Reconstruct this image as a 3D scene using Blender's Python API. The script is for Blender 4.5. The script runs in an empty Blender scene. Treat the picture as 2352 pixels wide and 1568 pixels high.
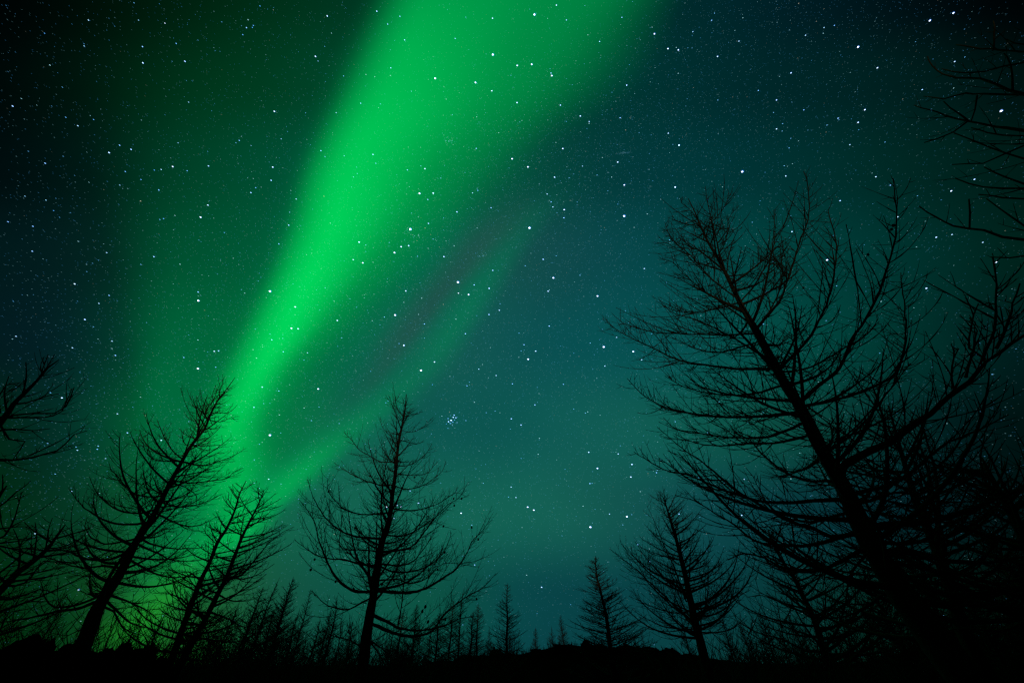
import bpy, math, random
import numpy as np
from mathutils import Vector, noise as mnoise

# ------------------------------------------------------------------ camera, exposure
SC = bpy.context.scene
COL = SC.collection
PITCH = math.radians(39.0)
CAM_H = 1.4
cam_d = bpy.data.cameras.new('camera'); cam = bpy.data.objects.new('camera', cam_d); COL.objects.link(cam)
cam_d.sensor_width = 36.0; cam_d.lens = 14.0; cam_d.clip_start = 0.02; cam_d.clip_end = 30000.0
cam.location = (0, 0, CAM_H); cam.rotation_euler = (math.pi/2 + PITCH, 0, 0)
SC.camera = cam
SC.view_settings.view_transform = 'Standard'; SC.view_settings.look = 'None'
SC.view_settings.exposure = 0.0; SC.view_settings.gamma = 1.0
SC.view_settings.use_curve_mapping = False
SC.cycles.use_denoising = False
SC.cycles.max_bounces = 3; SC.cycles.diffuse_bounces = 2; SC.cycles.glossy_bounces = 1
SC.cycles.filter_width = 1.35

# ------------------------------------------------------------------ night sky: aurora and painted lens vignette as a function of direction
GX = 13
ROWS = [  # sky colours by direction; lens vignette is painted in as darker corners
 (0, ['000203', '000a06', '001c0d', '002c15', '003620', '003a26', '003c28', '003028', '002a2c', '001f26', '00161b', '00080b', '000203']),
 (196, ['000506', '00140d', '002612', '00341a', '004028', '00482e', '004430', '003832', '002e30', '002628', '002222', '001a18', '000f0e']),
 (392, ['000a0c', '001614', '002c1c', '00402a', '00503c', '00553a', '05503c', '03383a', '01383a', '003233', '002c28', '00241f', '001a15']),
 (588, ['01181a', '031e1f', '003824', '004c30', '006044', '00644c', '164c4a', '08464a', '034647', '00423e', '003a36', '002e29', '001f17']),
 (784, ['021a1e', '032228', '004e2e', '006434', '006448', '165c50', '0c4f50', '064e50', '065050', '034e46', '003c36', '002a25', '00191a']),
 (980, ['00240f', '042c2e', '006830', '047440', '10604c', '0c544e', '0b5450', '125e56', '0e5a50', '0a4c40', '063834', '001a1c', '00100e']),
 (1176, ['00280e', '063426', '086030', '106044', '12604e', '126250', '146456', '145a50', '0c464a', '083c40', '042a32', '021e22', '000e0c']),
 (1372, ['00280a', '05381f', '1e6a20', '14503c', '0c5044', '0c5440', '084549', '084145', '083f43', '06383a', '053028', '001a12', '000806']),
 (1568, ['002a06', '053818', '1c6814', '0e4030', '0a4038', '0a4a42', '083e44', '083e42', '083e40', '08342e', '062a20', '001208', '000404']),
]
BANDS = [
 {'col': '00683c', 'k': [(0, 420, 200, 1000, 1200, 0.0), (250, 330, 160, 900, 1100, 0.12), (550, 330, 110, 760, 950, 0.35), (750, 335, 75, 640, 820, 0.6), (900, 335, 50, 560, 720, 0.8), (1050, 325, 40, 520, 680, 0.85), (1200, 320, 45, 520, 640, 0.6), (1350, 280, 60, 440, 560, 0.35), (1480, 260, 60, 400, 500, 0.0)]},
 {'col': '007a40', 'k': [(0, 900, 90, 1330, 1590, 0.95), (190, 812, 95, 1150, 1500, 0.97), (370, 735, 95, 940, 1280, 0.97), (550, 680, 100, 820, 1150, 0.9), (735, 590, 100, 720, 960, 0.85), (880, 520, 100, 620, 830, 0.72), (1010, 450, 110, 590, 820, 0.72), (1090, 430, 120, 620, 790, 0.72), (1170, 400, 130, 570, 700, 0.55), (1300, 370, 120, 440, 620, 0.4), (1420, 330, 110, 330, 470, 0.2), (1560, 300, 110, 330, 430, 0.0)]},
 {'col': '00a84c', 'k': [(0, 915, 70, 960, 1520, 0.62), (190, 825, 70, 880, 1400, 0.78), (370, 742, 70, 800, 1230, 0.85), (550, 686, 70, 735, 1060, 0.88), (735, 600, 70, 660, 850, 0.88), (880, 530, 75, 575, 720, 0.8), (1010, 478, 80, 510, 665, 0.8), (1090, 465, 90, 540, 690, 0.68), (1170, 470, 110, 560, 660, 0.65), (1300, 400, 120, 430, 560, 0.5), (1440, 300, 90, 300, 420, 0.2), (1560, 250, 80, 300, 430, 0.0)]},
 {'col': '00d45a', 'k': [(0, 940, 60, 950, 1250, 0.1), (190, 850, 70, 865, 1180, 0.42), (370, 760, 70, 775, 1040, 0.78), (550, 702, 66, 725, 920, 0.97), (735, 616, 60, 650, 770, 1.0), (880, 545, 62, 565, 660, 0.92), (1010, 492, 75, 508, 625, 0.62), (1090, 500, 85, 520, 630, 0.36), (1180, 530, 75, 555, 650, 0.42), (1290, 440, 80, 440, 560, 0.12), (1400, 380, 80, 380, 460, 0.0)]},
 {'col': '244c48', 'k': [(400, 1160, 60, 1200, 1300, 0.0), (590, 1040, 60, 1080, 1160, 0.62), (700, 955, 55, 980, 1055, 0.66), (790, 890, 50, 910, 975, 0.55), (870, 845, 45, 855, 905, 0.35), (1000, 760, 50, 770, 800, 0.0)]},
 {'col': '067650', 'k': [(380, 1260, 70, 1300, 1380, 0.0), (500, 1175, 60, 1215, 1290, 0.22), (600, 1108, 52, 1140, 1215, 0.45), (680, 1050, 50, 1085, 1165, 0.6), (755, 1000, 50, 1035, 1115, 0.68), (830, 940, 58, 975, 1070, 0.58), (900, 870, 68, 905, 1010, 0.5), (990, 750, 72, 800, 925, 0.52), (1060, 655, 70, 710, 830, 0.62), (1130, 590, 65, 640, 745, 0.7), (1175, 580, 45, 600, 690, 0.5), (1230, 565, 45, 580, 650, 0.0)]},
 {'col': '00b850', 'k': [(800, 950, 70, 975, 1060, 0.0), (900, 860, 65, 885, 970, 0.06), (1000, 740, 60, 775, 860, 0.2), (1060, 675, 55, 710, 790, 0.42), (1130, 605, 48, 640, 715, 0.55), (1175, 588, 34, 603, 660, 0.36), (1230, 570, 36, 580, 640, 0.0)]},
 {'col': '249a20', 'k': [(1220, 430, 80, 450, 540, 0.0), (1310, 390, 80, 410, 500, 0.32), (1390, 320, 75, 350, 450, 0.55), (1450, 260, 75, 300, 410, 0.45), (1530, 230, 75, 280, 370, 0.1)]},
]
def lin(h):
    v = [int(h[i:i+2], 16)/255 for i in (0, 2, 4)]
    return [c/12.92 if c <= .04045 else ((c+.055)/1.055)**2.4 for c in v] + [1.0]

def build_world():
    w = bpy.data.worlds.new('World'); SC.world = w; w.use_nodes = True
    nt = w.node_tree; nt.nodes.clear(); N = nt.nodes.new; L = nt.links.new
    out = N('ShaderNodeOutputWorld'); bg = N('ShaderNodeBackground'); L(bg.outputs[0], out.inputs[0])
    tc = N('ShaderNodeTexCoord')
    def dot(v):
        n = N('ShaderNodeVectorMath'); n.operation = 'DOT_PRODUCT'; L(tc.outputs['Generated'], n.inputs[0]); n.inputs[1].default_value = v
        return n.outputs['Value']
    def m(op, a, b=None, c=None, clamp=False):
        n = N('ShaderNodeMath'); n.operation = op; n.use_clamp = clamp
        for i, q in enumerate((a, b, c)):
            if q is None: continue
            if isinstance(q, (int, float)): n.inputs[i].default_value = q
            else: L(q, n.inputs[i])
        return n.outputs[0]
    # the view axis of the camera, 39 degrees up
    cp, sp = math.cos(PITCH), math.sin(PITCH)
    da = m('MAXIMUM', dot((0, cp, sp)), 0.06)
    x = m('MULTIPLY_ADD', m('DIVIDE', dot((1, 0, 0)), da), 915/2352, 0.5)
    y = m('MULTIPLY_ADD', m('DIVIDE', dot((0, -sp, cp)), da), -915/1600, 784/1600)
    xc = m('MAXIMUM', m('MINIMUM', x, 1.0), 0.0); yc = m('MAXIMUM', m('MINIMUM', y, 1.0), 0.0)
    def mix(f, a, b):
        n = N('ShaderNodeMix'); n.data_type = 'RGBA'; L(f, n.inputs[0])
        for q, s in ((a, n.inputs[6]), (b, n.inputs[7])):
            if isinstance(q, list): s.default_value = q
            else: L(q, s)
        return n.outputs[2]
    def sstep(v, lo, hi):
        n = N('ShaderNodeMapRange'); n.interpolation_type = 'SMOOTHSTEP'; L(v, n.inputs[0])
        for q, s in ((lo, n.inputs[1]), (hi, n.inputs[2])):
            if isinstance(q, (int, float)): s.default_value = q
            else: L(q, s)
        return n.outputs[0]
    cur = None; ylast = 0
    for yr, cols in ROWS:
        r = N('ShaderNodeValToRGB'); cr = r.color_ramp; cr.interpolation = 'B_SPLINE'
        for i, h in enumerate(cols):
            if i in (0, 12): e = cr.elements[0 if i == 0 else len(cr.elements)-1]
            else: e = cr.elements.new(i/12)
            e.position = i/12; e.color = lin(h)
        L(xc, r.inputs[0])
        cur = r.outputs[0] if cur is None else mix(sstep(y, ylast/1600, yr/1600), cur, r.outputs[0])
        ylast = yr
    for b in BANDS:
        outs = []
        for j in range(1, 6):
            fc = N('ShaderNodeFloatCurve'); mp = fc.mapping; c = mp.curves[0]; sc = 2352.0 if j < 5 else 1.0
            ks = [(0.0, b['k'][0][j]/sc)] + [(k[0]/1600, k[j]/sc) for k in b['k'] if k[0] > 0] if b['k'][0][0] == 0 else [(0.0, b['k'][0][j]/sc)] + [(k[0]/1600, k[j]/sc) for k in b['k']]
            ks = ks + [(1.0, b['k'][-1][j]/sc)]
            for i, (u, v) in enumerate(ks):
                if i == 0: p = c.points[0]
                elif i == len(ks)-1: p = c.points[len(c.points)-1]
                else: p = c.points.new(u, v)
                p.location = (u, v); p.handle_type = 'AUTO_CLAMPED' if j < 5 else 'AUTO_CLAMPED'
            mp.update(); L(yc, fc.inputs['Value']); outs.append(fc.outputs[0])
        l, s, p0, p1, inten = outs
        a = sstep(x, m('SUBTRACT', l, s), m('ADD', l, s))
        d = m('SUBTRACT', 1.0, sstep(x, p0, p1))
        f = m('MULTIPLY', m('MULTIPLY', a, d), inten, clamp=True)
        cur = mix(f, cur, lin(b['col']))
    # slight unevenness of the glow
    nz = N('ShaderNodeTexNoise'); nz.inputs['Scale'].default_value = 3.0; nz.inputs['Detail'].default_value = 3
    L(tc.outputs['Generated'], nz.inputs['Vector'])
    hs = N('ShaderNodeVectorMath'); hs.operation = 'SCALE'; L(cur, hs.inputs[0]); L(m('MULTIPLY_ADD', nz.outputs[0], 0.22, 0.89), hs.inputs['Scale'])
    L(hs.outputs[0], bg.inputs[0]); bg.inputs[1].default_value = 1.0
build_world()

# dim warm light low behind the camera that only reaches the tree tops over the added, unseen slope behind
sd = bpy.data.lights.new('low_light', 'SUN'); sd.energy = 0.4; sd.angle = math.radians(0.5); sd.color = (1.0, .84, .44)
so = bpy.data.objects.new('low_light', sd); COL.objects.link(so)
SUN_EL, SUN_AZ = math.radians(5.5), math.radians(188)
sv = Vector((math.sin(SUN_AZ)*math.cos(SUN_EL), math.cos(SUN_AZ)*math.cos(SUN_EL), math.sin(SUN_EL)))
so.rotation_euler = (-sv).to_track_quat('-Z', 'Y').to_euler(); so.location = sv*60

# ------------------------------------------------------------------ helpers
def mat(name, col, rough=.9, var=.4, scale=12.0, bump=.4, spec=.2):
    mt = bpy.data.materials.new(name); mt.use_nodes = True; nt = mt.node_tree; b = nt.nodes['Principled BSDF']
    N = nt.nodes.new; L = nt.links.new
    tc = N('ShaderNodeTexCoord'); nz = N('ShaderNodeTexNoise'); nz.inputs['Scale'].default_value = scale; nz.inputs['Detail'].default_value = 5
    L(tc.outputs['Object'], nz.inputs['Vector'])
    cr = N('ShaderNodeValToRGB'); cr.color_ramp.elements[0].position = .3; cr.color_ramp.elements[1].position = .7
    cr.color_ramp.elements[0].color = [c*(1-var) for c in col]+[1]; cr.color_ramp.elements[1].color = [c*(1+var) for c in col]+[1]
    L(nz.outputs[0], cr.inputs[0]); L(cr.outputs[0], b.inputs['Base Color'])
    b.inputs['Roughness'].default_value = rough; b.inputs['Specular IOR Level'].default_value = spec
    if bump:
        bp = N('ShaderNodeBump'); bp.inputs['Strength'].default_value = bump; bp.inputs['Distance'].default_value = .02
        L(nz.outputs[0], bp.inputs['Height']); L(bp.outputs[0], b.inputs['Normal'])
    return mt
M_BARK = mat('larch_bark', (.035, .027, .019), scale=22, bump=.8)
M_TWIG = mat('larch_twig', (.036, .028, .016), bump=0)
M_CONE = mat('cone_scales', (.03, .02, .013), bump=.3)
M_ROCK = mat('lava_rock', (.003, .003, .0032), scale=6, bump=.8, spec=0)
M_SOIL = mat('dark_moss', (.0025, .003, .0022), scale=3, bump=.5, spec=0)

def tag(o, label=None, cat=None, group=None, kind=None):
    if label: o['label'] = label
    if cat: o['category'] = cat
    if group: o['group'] = group
    if kind: o['kind'] = kind
    return o
def empty(name, loc):
    o = bpy.data.objects.new(name, None); COL.objects.link(o); o.location = loc; o.empty_display_size = .2
    return o
def mesh_obj(name, me, parent=None):
    o = bpy.data.objects.new(name, me); COL.objects.link(o)
    if parent is not None:
        o.parent = parent
    return o
def np_mesh(name, V, F, m, smooth=True):
    me = bpy.data.meshes.new(name); V = np.asarray(V, np.float32)
    if isinstance(F, np.ndarray): F = [F]
    nl = sum(f.size for f in F); nf = sum(len(f) for f in F)
    me.vertices.add(len(V)); me.vertices.foreach_set('co', V.ravel())
    me.loops.add(nl); me.loops.foreach_set('vertex_index', np.concatenate([f.ravel() for f in F]).astype(np.int32))
    tot = np.concatenate([np.full(len(f), f.shape[1], np.int32) for f in F]); st = np.concatenate([[0], np.cumsum(tot)[:-1]]).astype(np.int32)
    me.polygons.add(nf); me.polygons.foreach_set('loop_start', st)
    me.polygons.foreach_set('use_smooth', np.full(nf, smooth))
    me.update(calc_edges=True); me.materials.append(m)
    return me

class Tubes:
    """many tapered tubes collected into one mesh"""
    def __init__(s): s.g = {}
    def add(s, P, R, sides=4): s.g.setdefault((len(P), sides), []).append((P, R))
    def __len__(s): return sum(len(v) for v in s.g.values())
    def mesh(s, name, m, origin=(0, 0, 0)):
        Vs, Fs, base = [], [], 0
        for (n, k), items in s.g.items():
            P = np.array([[tuple(p) for p in i[0]] for i in items], float) - np.array(origin, float)
            R = np.array([list(i[1]) for i in items], float); m_ = len(items)
            T = np.empty_like(P); T[:, 1:-1] = P[:, 2:]-P[:, :-2]; T[:, 0] = P[:, 1]-P[:, 0]; T[:, -1] = P[:, -1]-P[:, -2]
            T /= np.linalg.norm(T, axis=2, keepdims=True)+1e-9
            mean = P[:, -1]-P[:, 0]; mean /= np.linalg.norm(mean, axis=1, keepdims=True)+1e-9
            ref = np.where(np.abs(mean[:, 2:3]) < .75, np.array([[0, 0, 1.]]), np.array([[.96, .28, 0.]]))
            U = np.cross(T, ref[:, None, :]); U /= np.linalg.norm(U, axis=2, keepdims=True)+1e-9
            W = np.cross(T, U); a = np.arange(k)*2*math.pi/k
            V = P[:, :, None, :] + R[:, :, None, None]*(np.cos(a)[None, None, :, None]*U[:, :, None, :]+np.sin(a)[None, None, :, None]*W[:, :, None, :])
            Vs.append(V.reshape(-1, 3))
            i0 = (np.arange(m_)[:, None, None]*n + np.arange(n-1)[None, :, None])*k
            j = np.arange(k)[None, None, :]; j2 = (j+1) % k
            q = np.stack([i0+j, i0+j2, i0+k+j2, i0+k+j], -1).reshape(-1, 4)+base
            Fs.append(q)
            e = (np.arange(m_)*n+n-1)[:, None]*k + np.arange(k)[None, :] + base
            Fs.append(e)
            base += m_*n*k
        return np_mesh(name, np.concatenate(Vs), Fs, m)

CP, SP = math.cos(PITCH), math.sin(PITCH)
def ray(px, py):
    X, Y = (px-1176)/915.0, (784-py)/915.0
    return Vector((X, CP-Y*SP, SP+Y*CP))
def az_of(px, py):
    d = ray(px, py); return math.atan2(d.x, d.y)
def at(px, py, n, D):
    """world point seen in that direction on the upright plane at distance D"""
    d = ray(px, py); return Vector((0, 0, CAM_H)) + d*(D/(d.x*n.x+d.y*n.y))
# survey sheets of the photograph -> one common frame
def c1(p): return (p[0]*.5002, 783.8+p[1]*.5002)
def c2(p): return (631.6+p[0]*.4507, 861.3+p[1]*.4507)
def c3(p): return (1263.3+p[0]*.3775, 976.2+p[1]*.3775)
def c4(p): return (1378+p[0]*.4141, 344.5+p[1]*.4141)
def c5(p): return (1550.4+p[0]*.4508, 861.3+p[1]*.4508)
def c6(p): return (1952.4+p[0]*.4396, p[1]*.4396)
def c0(p): return p

def catmull(P, step):
    """smooth resample of a polyline of Vectors"""
    Q = [P[0]*2-P[1]] + list(P) + [P[-1]*2-P[-2]]; out = []
    for i in range(1, len(Q)-2):
        a, b, c, d = Q[i-1:i+3]; n = max(1, int(round((c-b).length/step)))
        for k in range(n):
            t = k/n
            out.append(0.5*((2*b)+(c-a)*t+(2*a-5*b+4*c-d)*t*t+(3*b-a-3*c+d)*t*t*t))
    out.append(P[-1]); return out

def shoot(rng, T, p, d, L, r, n=5, up=.12, jit=.10, sides=3, knobs=True):
    pts = [p]; rad = [r]; st = L/(n-1); q = p; d = d.normalized()
    for i in range(1, n):
        d = (d+Vector((rng.uniform(-jit, jit), rng.uniform(-jit, jit), up+rng.uniform(-jit, jit)*.6))).normalized()
        q = q+d*st; pts.append(q)
        rr = r*(1-.62*i/(n-1)); rad.append(rr*(rng.choice((.8, .95, 1.1, 1.55)) if knobs else 1))
    T.add(pts, rad, sides); return pts

def side_dir(rng, t, flat=1.0):
    """direction leaving a shoot with tangent t, mostly sideways"""
    z = Vector((0, 0, 1)); lat = t.cross(z)
    if lat.length < .25: lat = Vector((rng.uniform(-1, 1), rng.uniform(-1, 1), 0))
    lat.normalize(); nz = lat.cross(t)
    if abs(t.z) > .7: ph = rng.uniform(0, 2*math.pi)
    else: ph = rng.choice((0, math.pi)) + rng.gauss(0, .55)
    return (t*rng.uniform(.45, 1.0) + lat*math.cos(ph) + nz*math.sin(ph)*.8*flat).normalized()

JIT = .045
def clothe(rng, T, P, total, tw_len, spacing, r_tw, start=.15, sub=True, up=.12, sub_sp=.08, third=True):
    """twigs and twiglets along limb P"""
    acc = 0.0; nxt = total*start*rng.uniform(.7, 1.2)
    for i in range(1, len(P)):
        seg = P[i]-P[i-1]; l = seg.length
        while acc+l > nxt and nxt < total:
            f = nxt/total; p = P[i-1]+seg*((nxt-acc)/max(l, 1e-6)); t = seg.normalized()
            prof = min(1, .35+f*2.2) * (1-.80*max(0, (f-.35)/.65))
            L = tw_len*prof*rng.uniform(.35, 1.2)
            if rng.random() < .16: L *= 1.5
            if rng.random() < .012: nxt += rng.uniform(.1, .35)
            if L > .035:
                q = shoot(rng, T, p, side_dir(rng, t), L, r_tw*(.65+.5*L/tw_len), n=11 if L > .3 else 6, up=up*.55, jit=JIT)
                if sub and L > .12:
                    s = rng.uniform(.04, .10)
                    while s < L*.94:
                        k = s/L*(len(q)-1); a = int(k); b = min(a+1, len(q)-1); pp = q[a].lerp(q[b], k-a); tt = (q[b]-q[a]).normalized() if b > a else t
                        l2 = min(L*.5, .34)*(1-.65*s/L)*rng.uniform(.12, 1.2)
                        if l2 > .02:
                            q2 = shoot(rng, T, pp, side_dir(rng, tt), l2, r_tw*.66, n=4, up=up, knobs=False)
                            if third and l2 > .14:
                                for _ in range(2): 
                                    u = rng.uniform(.25, .8)*3; a2 = int(u); shoot(rng, T, q2[a2].lerp(q2[a2+1], u-a2), side_dir(rng, (q2[a2+1]-q2[a2]).normalized()), l2*rng.uniform(.2, .5), r_tw*.55, n=3, up=up, knobs=False)
                        s += sub_sp*rng.uniform(.5, 1.7)
            nxt += spacing*rng.uniform(.5, 1.5)
        acc += l

THIN, TWL, TWR = .56, 1.85, 1.2
class Tree:
    def __init__(s, name, label, cat, trunk, D, base_px, seed, group=None, ground=None, extend=True, rscale=1.0):
        s.rng = random.Random(seed); s.D = D; s.seed = seed
        if ground is None:
            a0 = az_of(*base_px); ground = height(D*math.sin(a0), D*math.cos(a0))
        a = az_of(*base_px); s.n = Vector((math.sin(a), math.cos(a), 0)); s.lat = Vector((s.n.y, -s.n.x, 0))
        P = [at(x, y, s.n, D) for x, y, r in trunk]
        R = []
        for (x, y, r), p in zip(trunk, P):
            dz = (p-Vector((0, 0, CAM_H))).dot(Vector((0, CP, SP))); R.append(r/915*dz*rscale)
        if extend and P[0].z > ground-.25:
            d = P[0]-P[1]; k = (P[0].z-(ground-.3))/max(-d.z, .05); e = P[0]+d*min(k, 40)
            e = Vector((P[0].x+(e.x-P[0].x)*.7, P[0].y+(e.y-P[0].y)*.7, ground-.3))
            if k > .6: mid = P[0].lerp(e, .5); P = [e, mid]+P; R = [R[0]*1.2, R[0]*1.06]+R
            else: P = [e]+P; R = [R[0]*1.15]+R
        s.P, s.R = P, R
        s.base = Vector((P[0].x, P[0].y, ground)); s.root = empty(name, s.base); tag(s.root, label, cat, group)
        # trunk
        Q = catmull(P, .12); L = [0]
        for i in range(1, len(Q)): L.append(L[-1]+(Q[i]-Q[i-1]).length)
        Lk = [0]
        j = 0; zs = [p.z for p in P]
        rr = list(np.interp([q.z for q in Q], zs, R)) if all(zs[i] < zs[i+1] for i in range(len(zs)-1)) else [R[0]+(R[-1]-R[0])*l/L[-1] for l in L]
        for i in range(len(Q)):
            w = mnoise.noise(Vector((Q[i].z*5, seed*3.1, 0)))*.10 + mnoise.noise(Vector((Q[i].z*17, seed, 4)))*.07
            rr[i] *= 1+w
            Q[i] = Q[i]+Vector((mnoise.noise(Vector((Q[i].z*2.3, seed, 1))), mnoise.noise(Vector((Q[i].z*2.3, seed, 2))), 0))*.15*rr[i]
        T = Tubes(); T.add(Q, rr, 14)
        s.Q, s.rr = Q, rr
        mesh_obj('trunk', T.mesh('trunk', M_BARK, s.base), s.root)
        s.fill = Tubes(); s.nl = 0; s.tips = []; s.ssp = .13; s.third = False; s.twr = 1.0; s.dens = 1.0
    def radius_at(s, z):
        return float(np.interp(z, [q.z for q in s.Q], s.rr))
    def point_at(s, z):
        zs = [q.z for q in s.Q]
        return Vector((float(np.interp(z, zs, [q.x for q in s.Q])), float(np.interp(z, zs, [q.y for q in s.Q])), z))
    def limb(s, pts, conv, k=None, r0=None, tw=.42, sp=.075, rtw=.0048, snap=True, start=.12, label=None, up=.12, off0=0.0, ssp=None):
        rng = s.rng
        if k is None: k = rng.uniform(-.55, .55)
        px = [conv(p) for p in pts]
        Z = [at(x, y, s.n, s.D+off0) for x, y in px]
        off = [(z-Z[0]).length*k + off0 for z in Z]
        W = [at(x, y, s.n, s.D+o) for (x, y), o in zip(px, off)]
        if snap:
            W[0] = s.point_at(W[0].z)
        P = catmull(W, .10); tot = sum((P[i]-P[i-1]).length for i in range(1, len(P)))
        if r0 is None: r0 = min(max(.008+.0105*tot, .012), s.radius_at(W[0].z)*.75)
        R = []
        for i in range(len(P)):
            f = i/(len(P)-1); R.append((r0*THIN*(1-f)**1.05+.0042)*(1+rng.uniform(-.10, .22)))
            if 0 < i < len(P)-1: P[i] = P[i]+Vector((rng.uniform(-1, 1), rng.uniform(-1, 1), rng.uniform(-1, 1)))*.006
        T = Tubes(); T.add(P, R, 7); T2 = Tubes(); clothe(rng, T2, P, tot, min(tw*TWL, .14+.36*tot), sp*.85*s.dens, rtw*s.twr, start=start, up=up, sub_sp=ssp or s.ssp, third=s.third)
        s.tips += [v for it in T2.g.values() for i in it for v in i[0][1:-1]]
        few = len(T2) < 8
        if few: T.g.update(T2.g)
        o = mesh_obj('limb', T.mesh('limb', M_BARK, s.base), s.root)
        if label: o['label'] = label
        if not few: mesh_obj('twigs', T2.mesh('twigs', M_TWIG, s.base), o)
        s.nl += 1; return P
    def fill_limbs(s, n, z0, z1, Lmax, spread=.9, rtw=.0048, sp=.09, tw=.38, prof=None, e0=0.0, up=.07, mode='depth', sub=True):
        rng = s.rng; va = math.atan2(s.n.y, s.n.x); z1 = min(z1, s.Q[-1].z-.12)
        for i in range(n):
            f = (i+rng.random())/n; z = z0+(z1-z0)*f
            Lg = Lmax*((1-f)**.75*.92+.10)*rng.uniform(.55, 1.1) if prof is None else Lmax*prof(f)*rng.uniform(.6, 1.1)
            if mode == 'depth': a = va+rng.choice((0, math.pi))+rng.gauss(0, spread*.6)
            else: a = rng.uniform(0, 2*math.pi)
            d = Vector((math.cos(a), math.sin(a), e0+.5*f+rng.uniform(-.15, .2))).normalized()
            p = s.point_at(z); m = max(5, int(Lg/.12)); P = [p]; q = p
            for j in range(m):
                d = (d+Vector((rng.uniform(-.05, .05), rng.uniform(-.05, .05), up*rng.uniform(.4, 1.5)*(.4+j/m)))).normalized(); q = q+d*(Lg/m); P.append(q)
            r0 = min(.006+.010*Lg, s.radius_at(z)*.6)
            s.fill.add(P, [(r0*(1-j/m)**.8+.003) for j in range(m+1)], 5)
            clothe(rng, s.fill, P, Lg, min(tw*1.5, .10+.36*Lg), sp*.85*s.dens, rtw*s.twr, sub=sub, sub_sp=s.ssp, third=s.third)
    def tip(s, n=8, L=.35, rtw=.004):
        """shoots round the leader"""
        rng = s.rng; m = len(s.Q)
        for i in range(n):
            k = rng.randint(int(m*.86), m-2); t = (s.Q[k+1]-s.Q[k]).normalized(); l = L*rng.uniform(.4, 1.1)*(1.25-(k/m-.86)*5)
            P = shoot(rng, s.fill, s.Q[k], side_dir(rng, t), max(l, .08), rtw*1.2, n=5, up=.15)
    def done(s):
        if len(s.fill): mesh_obj('crown', s.fill.mesh('crown', M_TWIG, s.base), s.root)
    def cone(s, p, conv=c2, off=0.0, size=1.0):
        x, y = conv(p); d = ray(x, y).normalized(); best = None
        for V in s.tips:
            w = V-Vector((0, 0, CAM_H)); e = (w.normalized()-d).length
            if best is None or e < best[0]: best = (e, V)
        P = best[1]; o = mesh_obj('cone', CONE, s.root)
        o.location = P-s.base; o.rotation_euler = (s.rng.uniform(-.5, .5), s.rng.uniform(-.5, .5), s.rng.uniform(0, 6)); o.scale = (size,)*3

def cone_mesh():
    V, F = [], []; n, m = 12, 10
    for i in range(m+1):
        f = i/m; r = .019*math.sin(math.pi*min(1, .08+f*.92))**.6*(1-.25*f)
        for j in range(n):
            a = 2*math.pi*j/n; b = 1+.22*(1 if (j+i) % 2 else -1)*(0 < i < m)
            V.append((r*b*math.cos(a), r*b*math.sin(a), f*.052-.026))
    F = np.array([[i*n+j, i*n+(j+1) % n, (i+1)*n+(j+1) % n, (i+1)*n+j] for i in range(m) for j in range(n)])
    return np_mesh('cone', V, [F, np.array([list(range(n))[::-1]]), np.array([[m*n+j for j in range(n)]])], M_CONE, False)
CONE = cone_mesh()

# ------------------------------------------------------------------ ground
def elev_px(px, py): 
    d = ray(px, py); return math.atan2(d.z, math.hypot(d.x, d.y))
RIDGE = [(760,1534),(900,1530),(950,1526),(1010,1517),(1070,1508),(1110,1502),(1150,1497),(1180,1499),(1198,1497),(1230,1489),(1280,1481),(1330,1480),(1380,1478),(1420,1478),(1450,1480),(1480,1487),(1500,1492),(1525,1488),(1550,1489),(1575,1499),(1610,1505),(1660,1510),(1720,1519),(1800,1521),(1960,1517),(2040,1500),(2150,1480),(2352,1460),(2600,1440)]
R_AZ = [az_of(x, 1500) for x, y in RIDGE]; R_EL = [elev_px(x, y) for x, y in RIDGE]
def height(x, y):
    r = math.hypot(x, y); a = math.atan2(x, y); h = 0.0
    fl = mnoise.noise(Vector((x*.25, y*.25, 1)))*.10 + mnoise.noise(Vector((x*.9, y*.9, 2)))*.04
    h += fl*min(1, r/6)
    if r > 60: h += mnoise.noise(Vector((x*.01, y*.01, 5)))*min(4, (r-60)*.01) - min(6, (r-60)*.02)
    if R_AZ[0] < a < 1.6 and 14 < r < 75:
        e = float(np.interp(a, R_AZ, R_EL)); w = min(1, max(0, (a-R_AZ[0])/.1))
        Rr = 30; top = CAM_H+math.tan(e)*Rr
        b = math.exp(-((r-Rr)/7.5)**2) if r < Rr else math.exp(-((r-Rr)/14)**2)
        lump = mnoise.noise(Vector((x*1.1, y*1.1, 7)))*.10+mnoise.noise(Vector((x*2.6, y*2.6, 8)))*.09+mnoise.noise(Vector((x*6, y*6, 9)))*.05
        amp = min(1, max(0, (e+.002)/.02))
        h += max(0, top-.12)*b*w + lump*b*w*amp*1.2
    # unseen slope added behind the camera, keeps the low light off the lower trunks
    if y < -3:
        t = min(1, (-y-3)/27); h += 8.6*t*t*(3-2*t) + mnoise.noise(Vector((x*.15, 0, 3)))*1.2*t
    # bank at the left
    if a < -.5:
        w = min(1, (-a-.5)/.2)*max(0, 1-abs(a+1.0)/.9); h += w*.95*math.exp(-((r-10)/3)**2)
    return h
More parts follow.
